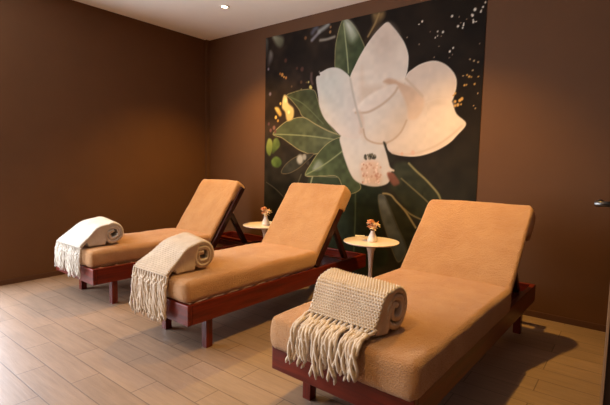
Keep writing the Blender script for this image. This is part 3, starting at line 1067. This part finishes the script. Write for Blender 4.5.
DR = [(0.108, 0.580), (0.050, 0.524), (-0.006, 0.474), (-0.028, 0.446)]
throw(0, 0.12, 0.55, M['knit_white'], 'ivory knitted throw rolled on the lounger by the left wall, fringe hanging over its foot', DR, 0.165, 16, 11, 0.20, 0.225, 0.092, 0.0060)
throw(1, 0.172, 0.53, M['knit'], 'beige chunky knit throw rolled on the middle lounger, long fringe reaching below its frame', DR, 0.240, 13, 12, 0.32, 0.225, 0.094, 0.0074)
throw(2, 0.150, 0.520, M['knit'], 'large beige chunky knit throw rolled on the nearest lounger, fringe over its red wood foot',
      [(0.092, 0.595), (0.068, 0.520), (0.048, 0.478)], 0.208, 13, 13, 0.12, 0.175, 0.101, 0.0078, 0.004, 0.022, 0.12)


# ------------------------------------------------------------------ side tables, vases, flowers, cards
def side_table(loc, label):
    root = empty('side_table', loc)
    tag(root, label, 'table', 'small round white pedestal tables')
    R, hh = 0.222, 0.50
    bm = bmesh.new()
    lathe(bm, [(0, hh - 0.016), (R - 0.04, hh - 0.016), (R - 0.012, hh - 0.013), (R - 0.001, hh - 0.006), (R, hh - 0.003), (R - 0.002, hh), (0, hh)], 72)
    obj('tabletop', bm, M['table'], root, True).data.set_sharp_from_angle(angle=0.6)
    bm = bmesh.new()
    lathe(bm, [(0, 0.0), (0.150, 0.0), (0.150, 0.006), (0.12, 0.013), (0.07, 0.026), (0.038, 0.055), (0.022, 0.11), (0.0165, 0.19), (0.0165, 0.27),
               (0.019, 0.35), (0.026, 0.41), (0.040, 0.455), (0.060, 0.478), (0.072, 0.4838), (0, 0.4838)], 48)
    obj('pedestal', bm, M['table'], root, True)
    return root


def vase(loc, label):
    bm = bmesh.new()
    lathe(bm, [(0, 0), (0.036, 0), (0.040, 0.004), (0.040, 0.016), (0.036, 0.034), (0.027, 0.052), (0.019, 0.068), (0.016, 0.078), (0.018, 0.086),
               (0.0145, 0.086), (0.012, 0.078), (0.013, 0.066), (0.012, 0.02), (0, 0.02)], 32)
    o = obj('bud_vase', bm, M['ceramic'], None, True)
    o.location = loc
    tag(o, label, 'vase', 'small white vases')
    return o


def posy(loc, label, seed):
    """dried flowers standing in the vase: stems, blooms and thin curled leaves"""
    rnd = random.Random(seed)
    root = empty('dried_flowers', loc)
    tag(root, label, 'flowers', 'dried orange posies')
    heads = [(-0.020, 0.004, 0.112), (0.014, -0.014, 0.104), (0.004, 0.014, 0.132), (-0.014, -0.014, 0.156), (0.030, 0.006, 0.130), (-0.026, 0.010, 0.142)]
    for i, h in enumerate(heads):
        bm = bmesh.new()
        b = (rnd.uniform(-.005, .005), rnd.uniform(-.005, .005), 0.022)
        nk = (b[0] * 0.6 + h[0] * 0.1, b[1] * 0.6 + h[1] * 0.1, 0.094)
        tube(bm, [b, nk, (h[0] * 0.7, h[1] * 0.7, (nk[2] + h[2]) / 2), h], 0.0014, 5)
        st = obj('stem', bm, M['stem'], root, True)
        bm = bmesh.new()
        npet = 9
        ax = Vector((h[0] * 9, h[1] * 9, 1)).normalized()
        q = Vector((0, 0, 1)).rotation_difference(ax).to_matrix()
        for ring, (cnt, tilt, ln) in enumerate(((7, 0.55, 0.030), (7, 1.05, 0.034), (5, 0.2, 0.022))):
            for c in range(cnt):
                a = 2 * PI * c / cnt + ring * 0.5 + rnd.uniform(-.2, .2)
                tl = tilt + rnd.uniform(-.2, .2)
                rows = []
                for s in range(5):
                    f = s / 4
                    wdt = 0.012 * math.sin(PI * min(0.97, 0.16 + f * 0.78))
                    r = ln * f * math.sin(tl + 0.5 * f)
                    z = ln * f * math.cos(tl + 0.5 * f)
                    row = []
                    for e in (-1, 0, 1):
                        p = Vector((r * math.cos(a) - e * wdt * math.sin(a), r * math.sin(a) + e * wdt * math.cos(a), z + 0.003 * abs(e)))
                        row.append(bm.verts.new(Vector(h) + q @ p))
                    rows.append(row)
                for r0, r1 in zip(rows, rows[1:]):
                    for e in (0, 1):
                        bm.faces.new((r0[e], r0[e + 1], r1[e + 1], r1[e]))
        lathe(bm, [(0, -0.004), (0.006, 0), (0.004, 0.006), (0, 0.008)], 8, h)
        fl = obj('bloom', bm, M['petal'] if i % 3 else M['petal2'], root, True)
        md = fl.modifiers.new('thick', 'SOLIDIFY')
        md.thickness = 0.0012
    for c in range(3):
        bm = bmesh.new()
        a = rnd.uniform(-0.6, 0.6) + (0 if c < 2 else PI)
        pts = [(0.004 * math.cos(a), 0, 0.09)] + [(0.05 * f * math.cos(a), 0.03 * f * math.sin(a), 0.095 + 0.085 * f + 0.012 * math.sin(5 * f)) for f in (0.3, 0.6, 0.85, 1)]
        tube(bm, pts, [0.0015, 0.004, 0.006, 0.004, 0.001], 6)
        obj('dry_leaf', bm, M['petal2'], root, True)
    return root


TA, TB = (1.435, -0.455), (2.655, -0.515)
side_table((TA[0], TA[1], 0), 'round white pedestal table between the left and middle loungers')
side_table((TB[0], TB[1], 0), 'round white pedestal table between the middle and nearest loungers')
for (tx_, ty_), lab, sd in ((TA, 'table between the left and middle loungers', 3), (TB, 'table between the middle and nearest loungers', 5)):
    z = 0.5005
    vase((tx_ + (0.022), ty_ - 0.02, z), 'small white bottle vase on the round ' + lab)
    posy((tx_ + 0.022, ty_ - 0.02, z), 'dried orange flowers in the vase on the ' + lab, sd)
    mt = Matrix.Rotation(0.5, 4, 'Z')
    c = obj('paper_booklet', box((-0.04, -0.026, 0), (0.04, 0.026, 0.014), 0.001, mt), M['card'])
    dx, dy = ((-0.055, 0.10) if sd == 3 else (-0.155, 0.085))
    c.location = (tx_ + dx, ty_ + dy, z)
    tag(c, 'small white booklet lying at the back of the ' + lab, 'booklet', 'small white booklets')


# ------------------------------------------------------------------ ceiling downlights
def downlight(x, y, label, power, size=1.9, blend=0.55, visible_group='recessed ceiling downlights', aim=None):
    root = empty('ceiling_downlight', (x, y, H))
    tag(root, label, 'ceiling light', visible_group)
    bm = bmesh.new()
    lathe(bm, [(0.030, 0.0), (0.030, -0.004), (0.034, -0.007), (0.044, -0.006), (0.048, -0.0005), (0.046, 0.0)], 40)
    obj('trim_ring', bm, M['white_metal'], root, True)
    bm = bmesh.new()
    lathe(bm, [(0, -0.003), (0.029, -0.003), (0.029, -0.001), (0, -0.001)], 32)
    obj('lamp_disc', bm, M['lamp'], root)
    ld = bpy.data.lights.new('spot', 'SPOT')
    ld.energy = power
    ld.spot_size = size
    ld.spot_blend = blend
    ld.shadow_soft_size = 0.03
    ld.color = (1.0, 0.58, 0.13)
    lo = bpy.data.objects.new('spot', ld)
    lo.location = (0, 0, -0.02)
    COL.objects.link(lo)
    lo.parent = root
    if aim:
        dvec = Vector(aim) - Vector((x, y, H - 0.02))
        lo.rotation_euler = dvec.to_track_quat('-Z', 'Y').to_euler()
    return root


downlight(1.059, -0.661, 'lit recessed ceiling downlight above the left end of the mural', 230, 1.9, 1.0)
downlight(3.22, -0.76, 'recessed ceiling downlight above the nearest lounger', 220, 1.75, 1.0)
downlight(1.06, -3.1, 'recessed ceiling downlight in front of the lounger by the left wall', 30, 1.75, 0.9)
downlight(3.22, -3.1, 'recessed ceiling downlight in front of the nearest lounger', 95, 1.75, 0.9)

# ------------------------------------------------------------------ daylight through the window
ld = bpy.data.lights.new('daylight', 'AREA')
ld.shape = 'RECTANGLE'
ld.size = WZ1 - WZ0
ld.size_y = WY1 - WY0 - 0.02
ld.energy = 245
ld.color = (0.87, 0.96, 1.10)
lo = bpy.data.objects.new('daylight', ld)
lo.location = (-0.045, (WY0 + WY1) / 2, (WZ0 + WZ1) / 2)
lo.rotation_euler = (0, -PI / 2, 0)
COL.objects.link(lo)

w = bpy.data.worlds.new('sky')
SC.world = w
w.use_nodes = True
w.node_tree.nodes['Background'].inputs[0].default_value = (0.75, 0.85, 1.0, 1)
w.node_tree.nodes['Background'].inputs[1].default_value = 0.8

# ------------------------------------------------------------------ camera
F_PX = 422.57
yaw, pitch, roll = 0.66274, 0.09054, 0.019085
fw = Vector((-math.sin(yaw), math.cos(yaw), 0))
rt = Vector((math.cos(yaw), math.sin(yaw), 0))
up = Vector((0, 0, 1))
fw, up = fw * math.cos(pitch) - up * math.sin(pitch), fw * math.sin(pitch) + up * math.cos(pitch)
rt, up = rt * math.cos(roll) + up * math.sin(roll), -rt * math.sin(roll) + up * math.cos(roll)
cd = bpy.data.cameras.new('camera')
cd.sensor_width = 36
cd.lens = F_PX / 610 * 36
cd.clip_start = 0.02
cam = bpy.data.objects.new('camera', cd)
mw = Matrix((rt, up, -fw)).transposed().to_4x4()
mw.translation = Vector((4.2940, -3.4884, 1.1042))
cam.matrix_world = mw
COL.objects.link(cam)
SC.camera = cam

SC.view_settings.view_transform = 'Standard'
SC.view_settings.look = 'None'
SC.view_settings.exposure = 0.05
SC.view_settings.gamma = 1.0
SC.view_settings.use_curve_mapping = False
SC.cycles.use_denoising = True
SC.cycles.max_bounces = 10
SC.cycles.diffuse_bounces = 7
SC.cycles.sample_clamp_indirect = 6
